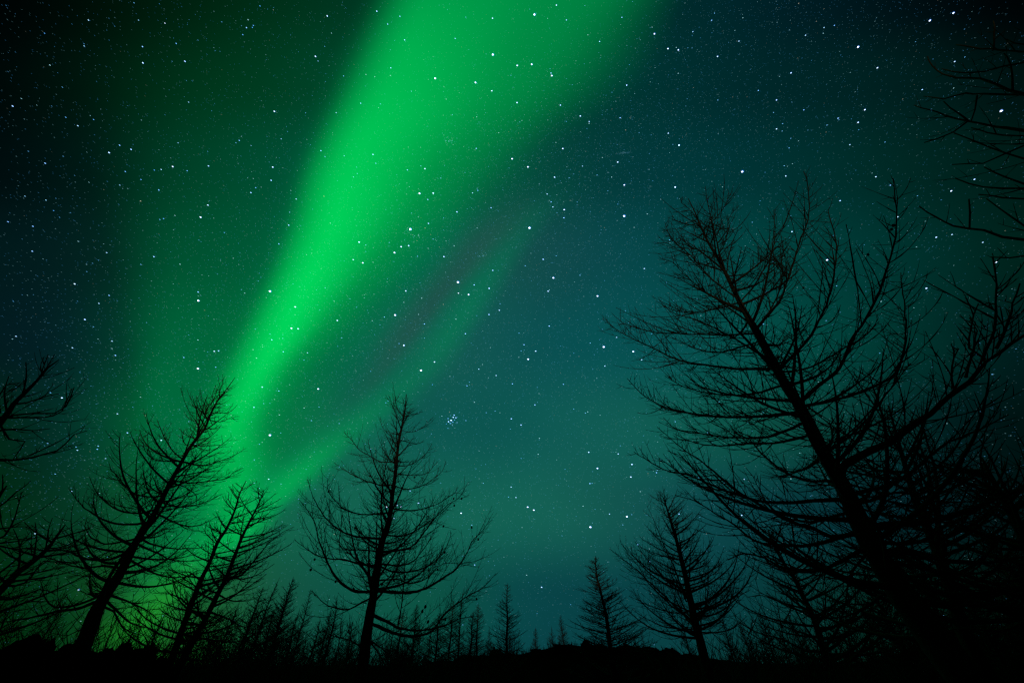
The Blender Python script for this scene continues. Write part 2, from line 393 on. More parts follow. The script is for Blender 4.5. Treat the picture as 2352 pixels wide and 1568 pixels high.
def build_ground():
    az = list(np.radians(np.arange(-64, 64.01, .22)))+list(np.radians(np.arange(67, 293.1, 3)))
    rs = [0.0]+list(np.geomspace(.4, 14, 34))+list(np.linspace(14.8, 50, 80))+list(np.geomspace(54, 5000, 34))
    V = [(0, 0, height(0, 0))]; na = len(az)
    for r in rs[1:]:
        for a in az:
            x, y = r*math.sin(a), r*math.cos(a); V.append((x, y, height(x, y)))
    Q = []; T = []
    for j in range(na): T.append((0, 1+(j+1) % na, 1+j))
    for i in range(len(rs)-2):
        for j in range(na):
            b = 1+i*na; c = b+na; Q.append((b+j, b+(j+1) % na, c+(j+1) % na, c+j))
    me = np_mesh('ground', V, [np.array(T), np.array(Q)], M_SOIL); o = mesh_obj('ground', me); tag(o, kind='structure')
build_ground()

def boulder(px, py_top, w_px, D, h, label, seed, sub=5, group=None, sq=.7, sink=.3):
    """lumpy lava rock whose top is at py_top"""
    import bmesh
    a = az_of(px, py_top); n = Vector((math.sin(a), math.cos(a), 0)); top = at(px, py_top, n, D)
    dz = (top-Vector((0, 0, CAM_H))).dot(Vector((0, CP, SP))); wr = w_px/2/915*dz
    bm = bmesh.new(); bmesh.ops.create_icosphere(bm, subdivisions=sub, radius=1)
    for v in bm.verts:
        d = v.co.normalized(); s = Vector((seed*7.3, seed*1.7, 0))
        k = 1+.42*mnoise.noise(d*1.4+s)+.30*mnoise.noise(d*3.1+s)+.20*mnoise.noise(d*6.5+s)+.13*mnoise.noise(d*13+s)+.06*mnoise.noise(d*27+s)
        c = mnoise.voronoi(d*2.3+s)[0][0]; k += .16*(c-.35)
        v.co = d*k
    mx = max(v.co.z for v in bm.verts); H = h/2
    for v in bm.verts:
        v.co.x *= wr; v.co.y *= max(wr*sq, .15); v.co.z = v.co.z/mx*H
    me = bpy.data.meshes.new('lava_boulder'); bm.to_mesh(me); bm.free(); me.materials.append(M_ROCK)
    for p in me.polygons: p.use_smooth = False
    o = mesh_obj('lava_boulder', me); o.location = top-Vector((0, 0, H)); o.rotation_euler = (0, 0, -a)
    tag(o, label, 'rock', group); return o

# ------------------------------------------------------------------ the big larch at the right
t = Tree('larch_tree', 'tallest, thickest bare larch, at the right, with many upswept leaders', 'tree',
    [(2136,1447,34),(2082,1380,29),(2037,1312,25),(1983,1213,20.5),(1933,1114,17),(1888,1032,14),(1843,942,11.5),(1807,888,10.3),(1770,820,9.3),(1738,762,7.8),(1705,705,5.6),(1676,646,4.1),(1650,595,3.2),(1626,555,2.5),(1608,515,1.9),(1597,489,1.4),(1581,456,.8)], 5.5, (2100,1430), 11); t.ssp = .13; t.twr = 1.25; t.dens = .84
G = t
for pts, k, r0 in [
  ([(885,990),(940,910),(1000,830),(1050,700),(1090,570),(1130,450),(1160,350),(1155,200),(1130,118)], -.25, .020),
  ([(1010,1220),(1090,1120),(1170,1030),(1240,900),(1280,780),(1305,650),(1310,500),(1290,420),(1265,330)], -.1, .024),
  ([(1130,1400),(1220,1300),(1330,1210),(1390,1060),(1480,930),(1550,790),(1600,640),(1640,480),(1645,330),(1628,160)], -.3, .030),
  ([(1150,1410),(1290,1390),(1420,1350),(1560,1290),(1650,1230),(1690,1080),(1695,950),(1670,680)], .35, .024),
  ([(1000,1230),(1120,1220),(1220,1180),(1330,1110),(1450,1050),(1550,950)], .4, .018),
  ([(790,840),(850,760),(900,680),(950,580),(970,480),(965,330)], .2, .012),
  ([(870,990),(950,880),(1000,760),(1010,640),(1000,520)], .45, .014),
  ([(700,700),(800,690),(870,640),(930,570)], .1, .010),
  ([(700,690),(660,560),(630,430),(600,300),(585,200)], -.2, .012),
  ([(690,700),(720,560),(760,450),(790,430)], -.2, .008),
  ([(640,600),(700,500),(715,380),(770,310)], .2, .007),
  ([(560,450),(640,380),(700,300),(715,230)], .1, .006),
  ([(850,1025),(700,1025),(500,1020),(300,1010),(150,970),(80,920)], -.1, .018),
  ([(950,1220),(800,1215),(650,1200),(450,1170),(300,1100),(150,1030),(70,980),(10,935)], .15, .026),
  ([(1080,1470),(900,1475),(700,1480),(500,1460),(350,1420),(230,1350),(150,1265)], -.2, .028),
  ([(1000,1310),(850,1350),(700,1360),(520,1330),(400,1280),(360,1250)], .4, .020),
  ([(840,980),(750,900),(650,830),(550,760),(450,670),(400,620),(330,600)], .2, .017),
  ([(760,830),(650,740),(560,650),(480,560),(400,500),(360,400)], -.15, .014),
  ([(760,850),(700,870),(600,890),(500,900),(400,885),(330,850)], .3, .012),
  ([(620,590),(540,550),(460,520),(400,500),(370,430)], .2, .008),
  ([(590,510),(560,430),(480,410),(400,385)], .3, .006),
  ([(560,430),(510,340),(450,290),(460,260)], .0, .005),
  ([(940,1180),(820,1090),(700,1020),(600,970),(500,930),(400,900),(350,860)], -.35, .020),
  ([(890,1060),(780,1090),(680,1120),(560,1110),(450,1060),(400,1040)], .5, .014),
  ]:
    t.limb(pts, c4, k, r0)
Gpts = t.limb([(850,520),(865,460),(880,450),(960,400),(1100,340),(1200,260),(1300,200),(1400,110),(1500,30),(1591,-71),(1779,-200),(1960,-300)], c5, -.22, .072, tw=.5, label='thick sweeping lower limb reaching to the right edge')
for pts, k, r0 in [
  ([(610,200),(450,210),(300,215),(150,205),(0,180),(-90,120)], .2, .024),
  ([(620,250),(520,300),(400,320),(250,315),(100,290),(0,270),(-60,215)], .45, .022),
  ([(700,300),(550,340),(380,350),(200,360),(60,330),(0,300)], -.4, .022),
  ([(850,640),(700,640),(560,650),(420,640),(350,620),(200,565),(60,505),(-60,480),(-210,390)], -.1, .030),
  ([(860,820),(800,820),(700,780),(600,750),(500,700),(400,640),(345,610),(230,520),(140,440),(60,390),(-90,265)], .1, .034),
  ([(920,800),(800,840),(650,870),(500,860),(400,840),(300,760),(200,700),(100,640),(0,610)], .3, .030),
  ([(900,870),(850,950),(750,990),(640,1000),(530,970),(450,930),(350,910),(270,940)], -.4, .028),
  ([(840,700),(740,740),(640,745),(520,700),(440,600),(400,520)], .5, .020),
  ([(770,560),(650,530),(540,480),(440,400),(380,330),(300,290)], -.5, .022),
  ([(920,600),(1050,575),(1150,530),(1280,430),(1400,340),(1550,280),(1700,200)], .3, .030),
  ([(1010,770),(1150,760),(1300,740),(1450,700),(1600,640),(1778,580),(1900,520)], -.3, .058),
  ([(1060,830),(1180,860),(1300,820),(1400,740),(1450,660),(1500,560)], .1, .028),
  ([(1080,900),(1200,900),(1350,940),(1500,955),(1700,940),(1850,900)], -.35, .05),
  ([(1120,940),(1250,980),(1400,1010),(1600,1000),(1780,960)], .2, .034),
  ([(650,160),(780,130),(900,60),(1000,-10),(1080,-90)], .2, .018),
  ([(860,380),(900,300),(980,220),(1050,130),(1130,30),(1200,-60)], .15, .022),
  ([(760,350),(820,370),(880,360),(960,330),(1050,320)], .5, .016),
  ([(900,650),(1000,640),(1120,600),(1260,600),(1400,540),(1560,520)], .6, .022),
  ([(1040,860),(960,930),(900,1010),(880,1100),(900,1200)], -.5, .018),
  ([(1150,1080),(1050,1120),(960,1190),(850,1230),(700,1250)], .5, .020),
  ([(1180,1130),(1300,1150),(1450,1180),(1600,1160),(1760,1180)], -.2, .028),
  ]:
    t.limb(pts, c5, k, r0, tw=.46)
# upright shoots standing on the thick limb
for pts, k, r0, o in [([(2120,1170),(2185,1000),(2200,800),(2180,600)], 0, .012, -1), ([(2030,1260),(2060,1150),(2090,1000),(2050,930)], .1, .010, -.8), ([(1960,1320),(1950,1200),(1990,1100)], 0, .009, -.7),
                      ([(2200,1100),(2270,950),(2290,850),(2330,740)], 0, .012, -1.1),([(2140,1160),(2050,1100),(2060,980),(2100,850)], -.1, .009, -1)]:
    t.limb(pts, c4, k, r0, snap=False, off0=o)
t.fill_limbs(50, 1.9, 7.6, 2.2, tw=.42); t.tip(10)
for p in [(1640,405),(1620,450),(1515,570),(1130,760)]: t.cone(p, c4, 0, .7)
t.done()

# ------------------------------------------------------------------ larch in the middle
t = Tree('larch_tree', 'bare larch in the middle with upcurving candelabra limbs and small cones', 'tree',
    [(832,1537,16),(843,1447,13.5),(857,1371,11.2),(870,1289,9.3),(880,1235,7.8),(893,1195,6.5),(902,1132,5.4),(909,1078,4.6),(915,1019,3.6),(924,974,2.7),(931,933,1.9),(933,905,.9)], 10.0, (836,1530), 22, rscale=.85); t.ssp = .09; t.dens = .75
for pts, k, r0 in [
  ([(490,1100),(430,1105),(370,1085),(320,1040),(280,980),(250,910),(220,830),(205,760),(160,680),(120,630)], .1, .045),
  ([(510,970),(440,965),(360,940),(270,935),(200,910),(140,870),(100,840)], -.2, .028),
  ([(540,830),(470,830),(400,820),(330,790),(270,740),(220,670),(185,600),(165,530)], .15, .036),
  ([(560,700),(480,710),(420,705),(350,680),(290,620),(270,580),(265,520)], -.3, .026),
  ([(590,560),(530,560),(470,540),(400,510),(350,480),(300,445)], .2, .022),
  ([(610,440),(540,440),(480,410),(430,380),(390,330),(350,290)], -.1, .018),
  ([(635,330),(590,310),(550,270),(535,215)], .1, .010),
  ([(530,900),(450,890),(380,890),(330,870),(335,780),(340,700)], .4, .018),
  ([(545,1095),(600,1105),(700,1105),(790,1075),(860,1030),(920,990),(970,920),(1010,840),(1060,790),(1100,720)], .05, .050),
  ([(520,1215),(580,1260),(640,1290),(740,1300),(820,1285),(880,1270),(940,1240),(1000,1230),(1050,1225)], -.35, .045),
  ([(530,1260),(600,1310),(700,1330),(800,1305),(860,1220),(960,1140),(1060,1080),(1125,1010)], .2, .048),
  ([(555,900),(640,890),(700,870),(760,800),(820,720),(880,660),(940,620),(985,545)], -.1, .034),
  ([(560,960),(620,970),(700,950),(760,880),(800,820),(830,740)], .3, .028),
  ([(555,970),(600,1000),(700,1000),(800,960),(860,900),(900,800)], -.4, .028),
  ([(600,680),(680,690),(760,680),(840,650),(920,600),(980,620)], .1, .022),
  ([(605,560),(660,580),(730,570),(790,540),(850,490),(870,440)], -.1, .018),
  ([(620,460),(670,460),(720,440),(770,400),(800,350)], .2, .014),
  ([(610,500),(690,510),(770,500),(830,440)], .3, .014),
  ([(640,280),(700,290),(760,260),(800,220)], .0, .009),
  ([(650,330),(720,350),(760,330)], .3, .008),
  ([(655,180),(700,200),(755,185)], .0, .005),
  ([(645,210),(620,170),(600,140),(560,115)], .1, .006),
  ([(652,240),(612,190),(604,150),(600,92)], -.1, .006),
  ([(570,815),(640,820),(700,800),(780,750),(850,700),(900,650)], .4, .024),
  ([(550,830),(540,720),(545,600),(560,480),(590,380),(605,300)], .1, .030),
  ([(480,1340),(520,1400),(560,1480),(590,1510)], -.2, .022),
  ([(485,1340),(540,1390),(600,1450),(640,1480)], .3, .020),
  ([(470,1380),(430,1420),(390,1480)], 0, .018),
  ([(500,1130),(440,1160),(380,1190),(320,1190),(250,1160),(190,1100)], .4, .024),
  ([(560,1090),(600,1010),(640,920),(670,870)], -.1, .018),
  ([(540,1050),(620,1040),(700,1060),(780,1030),(860,960),(1000,970)], .5, .02),
  ([(460,1400),(380,1350),(300,1330),(240,1300)], -.3, .018),
  ]:
    t.limb(pts, c2, k, r0, tw=.62, sp=.11, rtw=.0058)
t.limb([(625,1290),(650,1130),(660,1000),(657,860),(670,780)], c2, 0, .017, snap=False, off0=-.9, tw=.55, sp=.11, rtw=.0058)
t.fill_limbs(52, 2.2, 6.9, 2.3, sp=.13, tw=.5, rtw=.0056); t.tip(9, .4, .005)
for p in [(955,640),(920,660),(905,630),(275,590),(485,510),(175,990),(205,955),(715,520),(650,490),(820,940),(865,905),(825,990),(1040,840),(740,1185),(1025,1140),(870,1250),(780,1255),(295,1080),(395,785),(630,900),(600,1045),(665,1030),(770,1170),(855,770),(1010,780),(495,1035),(945,1225),(410,1082),(440,1090)]: t.cone(p, c2, -.1, 1.15)
t.done()

# ------------------------------------------------------------------ larch at the left, leaning right into the aurora
t = Tree('larch_tree', 'bare larch at the left whose dark trunk leans right into the bright green aurora', 'tree',
    [(190,1484,23),(220,1404,18.5),(250,1354,15.5),(280,1309,12.8),(310,1249,10.6),(340,1204,8.8),(365,1159,7.2),(390,1109,6.2),(415,1064,5.2),(435,1029,4.4),(450,1009,4.0),(470,984,3.4),(482,954,2.8),(500,919,2.2),(520,894,1.5),(540,866,.7)], 11.0, (200,1470), 33, rscale=.74); t.ssp = .09; t.dens = .72; t.third = True
for pts, k, r0 in [
  ([(830,550),(760,550),(700,540),(665,500),(655,460)], .1, .020),
  ([(830,540),(800,510),(770,470),(745,420),(720,360)], -.2, .018),
  ([(745,705),(690,670),(660,620),(655,550)], .3, .018),
  ([(740,705),(680,715),(620,700),(570,660),(540,620),(510,590),(500,560)], -.1, .026),
  ([(720,770),(640,790),(560,780),(500,750),(440,690),(410,620)], .2, .028),
  ([(690,830),(600,840),(500,830),(430,790),(370,750),(320,680)], -.2, .034),
  ([(640,900),(560,920),(480,930),(420,900),(390,850),(400,810)], .3, .028),
  ([(600,960),(500,1000),(400,1000),(300,960),(200,960),(100,950)], .1, .036),
  ([(560,1040),(470,1030),(380,1040),(300,1020),(200,980)], -.3, .030),
  ([(500,1140),(430,1180),(350,1210),(250,1220),(210,1180),(185,1100)], .2, .036),
  ([(470,1170),(380,1220),(260,1240),(130,1270),(0,1290),(-100,1300)], -.2, .042),
  ([(850,555),(920,570),(990,555),(1060,530),(1130,490)], .1, .024),
  ([(805,640),(880,650),(960,640),(1040,630),(1070,600),(1115,580)], -.1, .024),
  ([(800,650),(850,670),(900,710),(900,760)], .4, .016),
  ([(750,740),(820,760),(900,750),(960,730),(1020,700)], .2, .024),
  ([(740,790),(800,830),(880,850),(950,830),(1000,800)], -.3, .026),
  ([(670,910),(730,940),(800,950),(880,950),(960,940)], .3, .026),
  ([(660,930),(720,970),(780,1000),(850,1010),(930,1000)], -.2, .028),
  ([(620,1000),(680,1050),(760,1080),(840,1080),(920,1060)], .1, .030),
  ([(520,1160),(600,1200),(680,1240),(740,1290)], .3, .028),
  ([(520,1180),(540,1240),(580,1280),(650,1310),(700,1320)], -.2, .030),
  ([(490,1210),(520,1240),(570,1320),(650,1350)], 0, .026),
  ([(470,1240),(420,1290),(350,1330),(280,1370)], .1, .024),
  ([(905,445),(915,400),(935,360),(950,310),(1005,240),(1030,160)], .0, .022),
  ([(930,420),(900,360),(905,300),(900,250)], .1, .010),
  ([(870,480),(840,460),(845,405)], .3, .008),
  ([(975,330),(1020,330),(1060,320),(1090,290)], .0, .010),
  ([(960,360),(1010,370),(1060,350),(1100,345)], .3, .010),
  ([(940,400),(990,400),(1020,390)], -.2, .008),
  ([(900,480),(950,500),(1000,490)], .2, .008),
  ([(985,300),(975,250),(990,200)], .1, .006),
  ]:
    t.limb(pts, c1, k, r0, tw=.62, sp=.12, rtw=.006)
t.fill_limbs(50, 2.2, 6.6, 2.5, sp=.14, tw=.5, rtw=.0058); t.tip(10, .4, .005); t.done()

# ------------------------------------------------------------------ two slender larches side by side, left of the middle
t = Tree('larch_tree', 'left of the two slender trunks standing close together beside the leaning left larch', 'tree',
    [(388,1530,9.5),(415,1454,8.2),(435,1399,7.0),(460,1334,5.8),(480,1294,4.8),(500,1244,3.9),(520,1214,3.3),(540,1169,2.5),(550,1134,1.8),(565,1104,.9)], 12.5, (390,1525), 44, rscale=.85); t.ssp = .09; t.dens = .75; t.third = True
for pts, k, r0 in [
  ([(870,1220),(830,1180),(770,1155),(700,1155)], -.1, .026),
  ([(1020,890),(990,860),(985,830)], .1, .013),
  ([(1000,930),(960,900),(940,870),(950,830)], -.2, .014),
  ([(880,1220),(930,1180),(1000,1130),(1060,1110)], .3, .024),
  ([(870,1230),(920,1250),(990,1270),(1050,1320)], -.3, .022),
  ([(1080,770),(1050,730),(1050,690)], 0, .009),
  ([(1060,830),(1110,790),(1130,740)], .2, .010),
  ([(920,1100),(870,1060),(800,1060),(760,1030)], .2, .018)]:
    t.limb(pts, c1, k, r0, tw=.6, sp=.12, rtw=.0062)
t.fill_limbs(42, 1.5, 5.6, 1.6, sp=.14, tw=.45, rtw=.006, mode='all', prof=lambda f: 1-.75*f); t.tip(7); t.done()
t = Tree('larch_tree', 'right of the two slender close-set trunks, its limbs spreading towards the middle larch', 'tree',
    [(412,1532,10),(440,1474,8.6),(470,1424,7.2),(500,1364,6.2),(520,1324,5.2),(540,1274,4.3),(555,1234,3.6),(575,1194,2.7),(595,1154,1.8),(606,1126,.9)], 11.8, (412,1530), 55, rscale=.85); t.ssp = .09; t.dens = .75; t.third = True
for pts, k, r0 in [
  ([(1040,1100),(1110,1070),(1170,1000),(1230,930),(1290,880),(1350,850)], .1, .032),
  ([(1060,1080),(1120,1090),(1200,1060),(1260,1020)], -.3, .022),
  ([(1090,950),(1150,930),(1200,900),(1250,850)], .2, .016),
  ([(1000,1160),(1060,1190),(1140,1190),(1190,1170)], -.1, .022),
  ([(960,1240),(1040,1270),(1120,1310),(1180,1290),(1240,1220)], .1, .026),
  ([(900,1360),(980,1370),(1060,1380),(1150,1370)], .1, .022),
  ([(1130,860),(1180,830),(1215,770)], 0, .012),
  ([(1120,880),(1090,830),(1100,780)], .1, .010),
  ([(1040,1080),(1000,1050),(960,1000)], .2, .014)]:
    t.limb(pts, c1, k, r0, tw=.6, sp=.12, rtw=.0062)
t.fill_limbs(46, 1.5, 5.4, 1.9, sp=.14, tw=.45, rtw=.006, mode='all', prof=lambda f: 1-.7*f); t.tip(7); t.done()

# ------------------------------------------------------------------ larch right of the hill, with a twin leader
t = Tree('larch_tree', 'mid-sized bare larch right of the hill with twin leader and long straight left limb', 'tree',
    [(1620,1516,11),(1607,1467,9.5),(1595,1422,8),(1584,1365,6.8),(1573,1316,5.6),(1558,1256,4.2),(1543,1203,2.8),(1532,1168,1.8),(1524,1142,.9)], 13.0, (1618,1510), 66); t.ssp = .10; t.dens = .75; t.third = True
for pts, k, r0 in [
  ([(850,1060),(830,1070),(790,960),(750,850),(700,740),(650,620),(590,490)], -.1, .030),
  ([(900,1240),(880,1210),(830,1160),(750,1090),(680,1020),(600,950),(530,880),(450,820),(360,750)], -.25, .042),
  ([(870,1200),(780,1130),(700,1060),(600,960),(540,860),(490,800),(436,718)], -.1, .032),
  ([(820,900),(880,850),(950,810),(980,740)], .1, .020),
  ([(840,980),(920,950),(1000,900),(1060,830)], -.2, .022),
  ([(880,1160),(960,1160),(1060,1120),(1150,1040),(1220,1000)], .1, .034),
  ([(870,1110),(950,1110),(1040,1090),(1120,980),(1130,940)], .4, .026),
  ([(900,1260),(1000,1260),(1100,1240),(1200,1160)], -.2, .028),
  ([(800,820),(730,800),(640,790),(550,740)], .3, .016),
  ([(860,1130),(760,1140),(640,1110),(480,1040)], .3, .024),
  ([(890,1240),(790,1240),(680,1220),(560,1160),(500,1120)], .0, .026),
  ([(740,600),(700,540),(665,400)], .0, .010), ([(740,600),(760,520),(750,460)], .1, .009)]:
    t.limb(pts, c3, k, r0, tw=.62, sp=.13, rtw=.0064)
t.fill_limbs(72, 1.8, 5.8, 2.6, sp=.15, tw=.5, rtw=.0062, mode='all', prof=lambda f: 1-.8*f); t.tip(7); t.done()

# ------------------------------------------------------------------ larches behind and beside the big one
t = Tree('larch_tree', 'smaller larch seen through the lower left limbs of the tallest larch', 'tree',
    [(1899,1516,8),(1875,1434,6.4),(1848,1375,5.2),(1821,1321,4.2),(1795,1285,3.0),(1775,1245,1.8),(1765,1215,.9)], 11.0, (1897,1510), 77); t.ssp = .11; t.third = True
for pts, k, r0 in [
  ([(700,1240),(600,1180),(500,1140),(430,1120),(370,1130)], 0, .022), ([(740,1340),(640,1310),(540,1270),(440,1230),(370,1200)], .1, .026),
  ([(760,1410),(660,1400),(560,1350),(420,1310),(330,1260),(280,1230)], -.2, .030), ([(650,1120),(560,1080),(470,1060)], .2, .016),
  ([(600,1020),(520,960),(490,900),(480,860)], 0, .014), ([(700,1230),(800,1180),(880,1130)], .2, .02), ([(740,1350),(830,1330),(920,1290)], 0, .022)]:
    t.limb(pts, c5, k, r0, tw=.6, sp=.11, rtw=.006)
t.fill_limbs(60, 1.3, 4.3, 2.3, sp=.14, tw=.45, rtw=.006, mode='all', prof=lambda f: 1-.8*f); t.tip(6); t.done()
t = Tree('larch_tree', 'larch close behind the tallest one, its thinner trunk just right of the thick trunk', 'tree',
    [(2240,1500,17),(2204,1425,14),(2177,1334,11.5),(2145,1244,9.5),(2105,1154,7.2),(2082,1078,5),(2060,1000,3),(2040,930,1.2)], 7.5, (2225,1480), 88)
for pts, k, r0 in [
  ([(1200,560),(1120,500),(1000,480),(900,440)], .3, .020), ([(1260,720),(1350,660),(1420,560),(1480,470)], .2, .024),
  ([(1320,860),(1420,800),(1500,700),(1560,580)], -.1, .026), ([(1240,680),(1150,660),(1060,690)], .3, .018),
  ([(1390,1040),(1500,980),(1620,880),(1700,760)], .1, .03), ([(1180,480),(1240,380),(1260,260),(1230,160)], .2, .016),
  ([(1140,400),(1100,300),(1080,180)], .1, .012)]:
    t.limb(pts, c5, k, r0, tw=.6, sp=.09, rtw=.0055)
t.fill_limbs(46, 1.6, 5.8, 2.4, sp=.11, tw=.5, rtw=.0055, mode='all', prof=lambda f: 1-.8*f); t.tip(6); t.done()

t = Tree('larch_tree', 'larch at the right edge below the thick sweeping limb, in a dark tangle', 'tree',
    [(2500,1520,22),(2440,1400,17),(2380,1290,13),(2330,1190,9),(2285,1110,5),(2255,1050,2)], 7.0, (2480,1480), 99)
for pts, k, r0 in [
  ([(1740,900),(1650,880),(1560,820),(1500,760)], 0, .02), ([(1790,1010),(1700,1050),(1600,1060),(1480,1040)], .1, .026),
  ([(1850,1100),(1740,1120),(1640,1190),(1520,1200),(1400,1180)], -.2, .03), ([(1690,780),(1620,700),(1600,560),(1620,420)], .1, .018),
  ([(1640,640),(1590,560),(1560,430),(1580,300)], -.1, .016), ([(1900,1230),(1780,1260),(1660,1300),(1500,1290),(1380,1300)], .1, .03)]:
    t.limb(pts, c5, k, r0, tw=.6, sp=.09, rtw=.0055)
t.fill_limbs(46, 1.5, 4.6, 2.4, sp=.11, tw=.5, rtw=.0055, mode='all', prof=lambda f: 1-.7*f); t.tip(6); t.done()

# larch whose trunk stands outside the frame at the right; only limb ends come in
t = Tree('larch_tree', 'near larch at the upper right corner, only its bare limb ends in view', 'tree',
    [(2760,1120,26),(2690,700,16),(2620,380,10),(2560,120,6),(2520,-60,2.5)], 4.2, (2760,1100), 111)
for pts, k, r0, tw in [
  ([(1500,330),(1200,280),(909,268),(740,258),(640,248),(555,235)], 0, .012, .22), ([(748,262),(752,180),(750,110)], 0, .005, .08),
  ([(1400,560),(1150,520),(909,492),(830,470),(760,440),(680,415),(560,405),(490,385),(430,345),(405,295)], .05, .017, .26),
  ([(1300,340),(1100,300),(909,330),(800,350),(700,375),(600,383),(480,360)], 0, .008, .2),
  ([(1400,560),(1150,530),(909,495),(700,495),(600,490),(490,518),(385,503)], .1, .012, .2),
  ([(1400,800),(1150,720),(909,678),(760,660),(620,632),(500,603),(420,578),(335,550)], 0, .016, .26), ([(850,470),(845,400),(820,300),(805,280)], 0, .006, .1),
  ([(620,632),(560,590),(490,530)], 0, .005, .1), ([(612,636),(540,690),(460,720),(388,745)], 0, .005, .1), ([(665,500),(655,570),(635,630)], 0, .004, .08),
  ([(1300,780),(1100,740),(909,715),(800,705),(720,690),(635,668)], .1, .008, .2), ([(1400,1000),(1100,900),(909,832),(820,800),(740,775),(660,740),(545,695)], 0, .013, .24),
  ([(1200,600),(1000,700),(909,755),(800,810),(700,850),(535,860)], 0, .007, .14), ([(1300,1120),(1100,1020),(909,962),(820,930),(760,905),(702,873)], 0, .009, .14),
  ([(1250,1010),(1050,985),(909,985),(800,987),(700,975),(620,960),(553,932)], .1, .009, .14), ([(1250,1060),(1050,1040),(909,1034),(800,1032),(673,1016)], 0, .007, .1),
  ([(1300,1500),(1050,1280),(909,1182),(850,1130),(780,1090),(714,1038)], 0, .009, .14),
  ([(1400,1330),(1100,1275),(909,1252),(800,1235),(700,1205),(620,1193),(540,1180),(450,1135),(400,1110),(362,1077)], 0, .016, .2), ([(625,1193),(628,1110),(622,1040)], 0, .005, .05),
  ([(1200,1320),(1050,1330),(909,1338),(830,1345),(737,1343)], .1, .007, .1),
  ([(1200,230),(1000,200),(909,235),(820,206)], 0, .006, .15)]:
    t.limb(pts, c6, k, r0, tw=tw, sp=.16, rtw=.0034, snap=False, start=.45)
t.done()

# ------------------------------------------------------------------ trees running out of the frame at the left
t = Tree('larch_tree', 'larch leaning in from the left edge with one long level limb, against dark sky', 'tree',
    [(-190,1180,15),(0,971,6),(30,929,4.6),(60,899,3.6),(85,874,2.6),(110,844,1.9),(135,826,.9)], 7.0, (-600,1380), 122)
for pts, k, r0 in [
  ([(-200,560),(0,545),(100,540),(200,520),(260,500),(300,470),(340,430),(400,410)], 0, .020), ([(-100,330),(0,350),(100,350),(200,350),(280,320),(330,215)], .1, .014),
  ([(10,360),(60,340),(140,330),(250,330),(300,300),(340,210)], -.1, .012), ([(60,290),(130,280),(220,250),(270,240)], .2, .010), ([(100,250),(120,180),(118,95)], 0, .008),
  ([(30,320),(20,240),(40,160)], .1, .008), ([(-40,420),(60,400),(160,410),(230,400)], -.2, .012), ([(150,200),(190,150),(220,60)], .1, .005), ([(0,380),(40,450),(110,460),(60,540)], .2, .010),
  ([(170,180),(210,130),(250,60)], -.1, .005), ([(0,330),(-5,250),(30,200),(90,190)], .1, .008)]:
    t.limb(pts, c1, k, r0, tw=.40, sp=.075, rtw=.0046, snap=False, start=.1)
t.tip(8, .3); t.done()
t = Tree('larch_tree', 'leaning larch at the lower left edge, crown touching the big left larch', 'tree',
    [(-140,1480,15),(0,1356,8),(40,1314,6.4),(75,1289,5.4),(110,1259,3.8),(135,1224,2.4),(150,1204,1)], 9.0, (-200,1480), 133)
for pts, k, r0 in [
  ([(20,1120),(110,1110),(200,1010),(250,1010),(350,1020)], .1, .018), ([(150,1010),(170,900),(160,830)], 0, .014), ([(80,1060),(90,940),(60,860)], .2, .014),
  ([(220,950),(300,940),(380,900)], 0, .012), ([(-60,960),(60,955),(130,950),(220,960)], 0, .014), ([(210,960),(220,880),(240,810)], .1, .010), ([(-40,1180),(60,1180),(180,1140),(250,1160)], -.2, .02)]:
    t.limb(pts, c1, k, r0, tw=.5, sp=.10, rtw=.0056)
t.fill_limbs(16, 1.4, 3.8, 1.5, sp=.12, tw=.42, rtw=.0056, mode='all', prof=lambda f: 1-.7*f); t.tip(6); t.done()
t = Tree('larch_tree', 'larch cut by the left edge with soft green-lit twigs, above the lava outcrop', 'tree',
    [(-260,1480,15),(-130,1350,10),(-60,1240,6.5),(-15,1160,4),(15,1115,1.4)], 8.5, (-340,1480), 144)
for pts, k, r0 in [([(-60,880),(0,860),(80,850),(150,850)], 0, .016), ([(-40,780),(20,740),(80,690),(140,640)], .1, .014), ([(-100,1000),(0,940),(60,955),(140,900)], 0, .016), ([(-20,720),(10,680),(10,610)], 0, .01),
   ([(-90,940),(20,890),(70,800),(100,690)], .1, .016)]:
    t.limb(pts, c1, k, r0, tw=.5, sp=.09, rtw=.0054, snap=False)
t.fill_limbs(9, 1.5, 3.0, 1.6, sp=.12, tw=.45, rtw=.0055, mode='all', prof=lambda f: 1-.6*f); t.done()

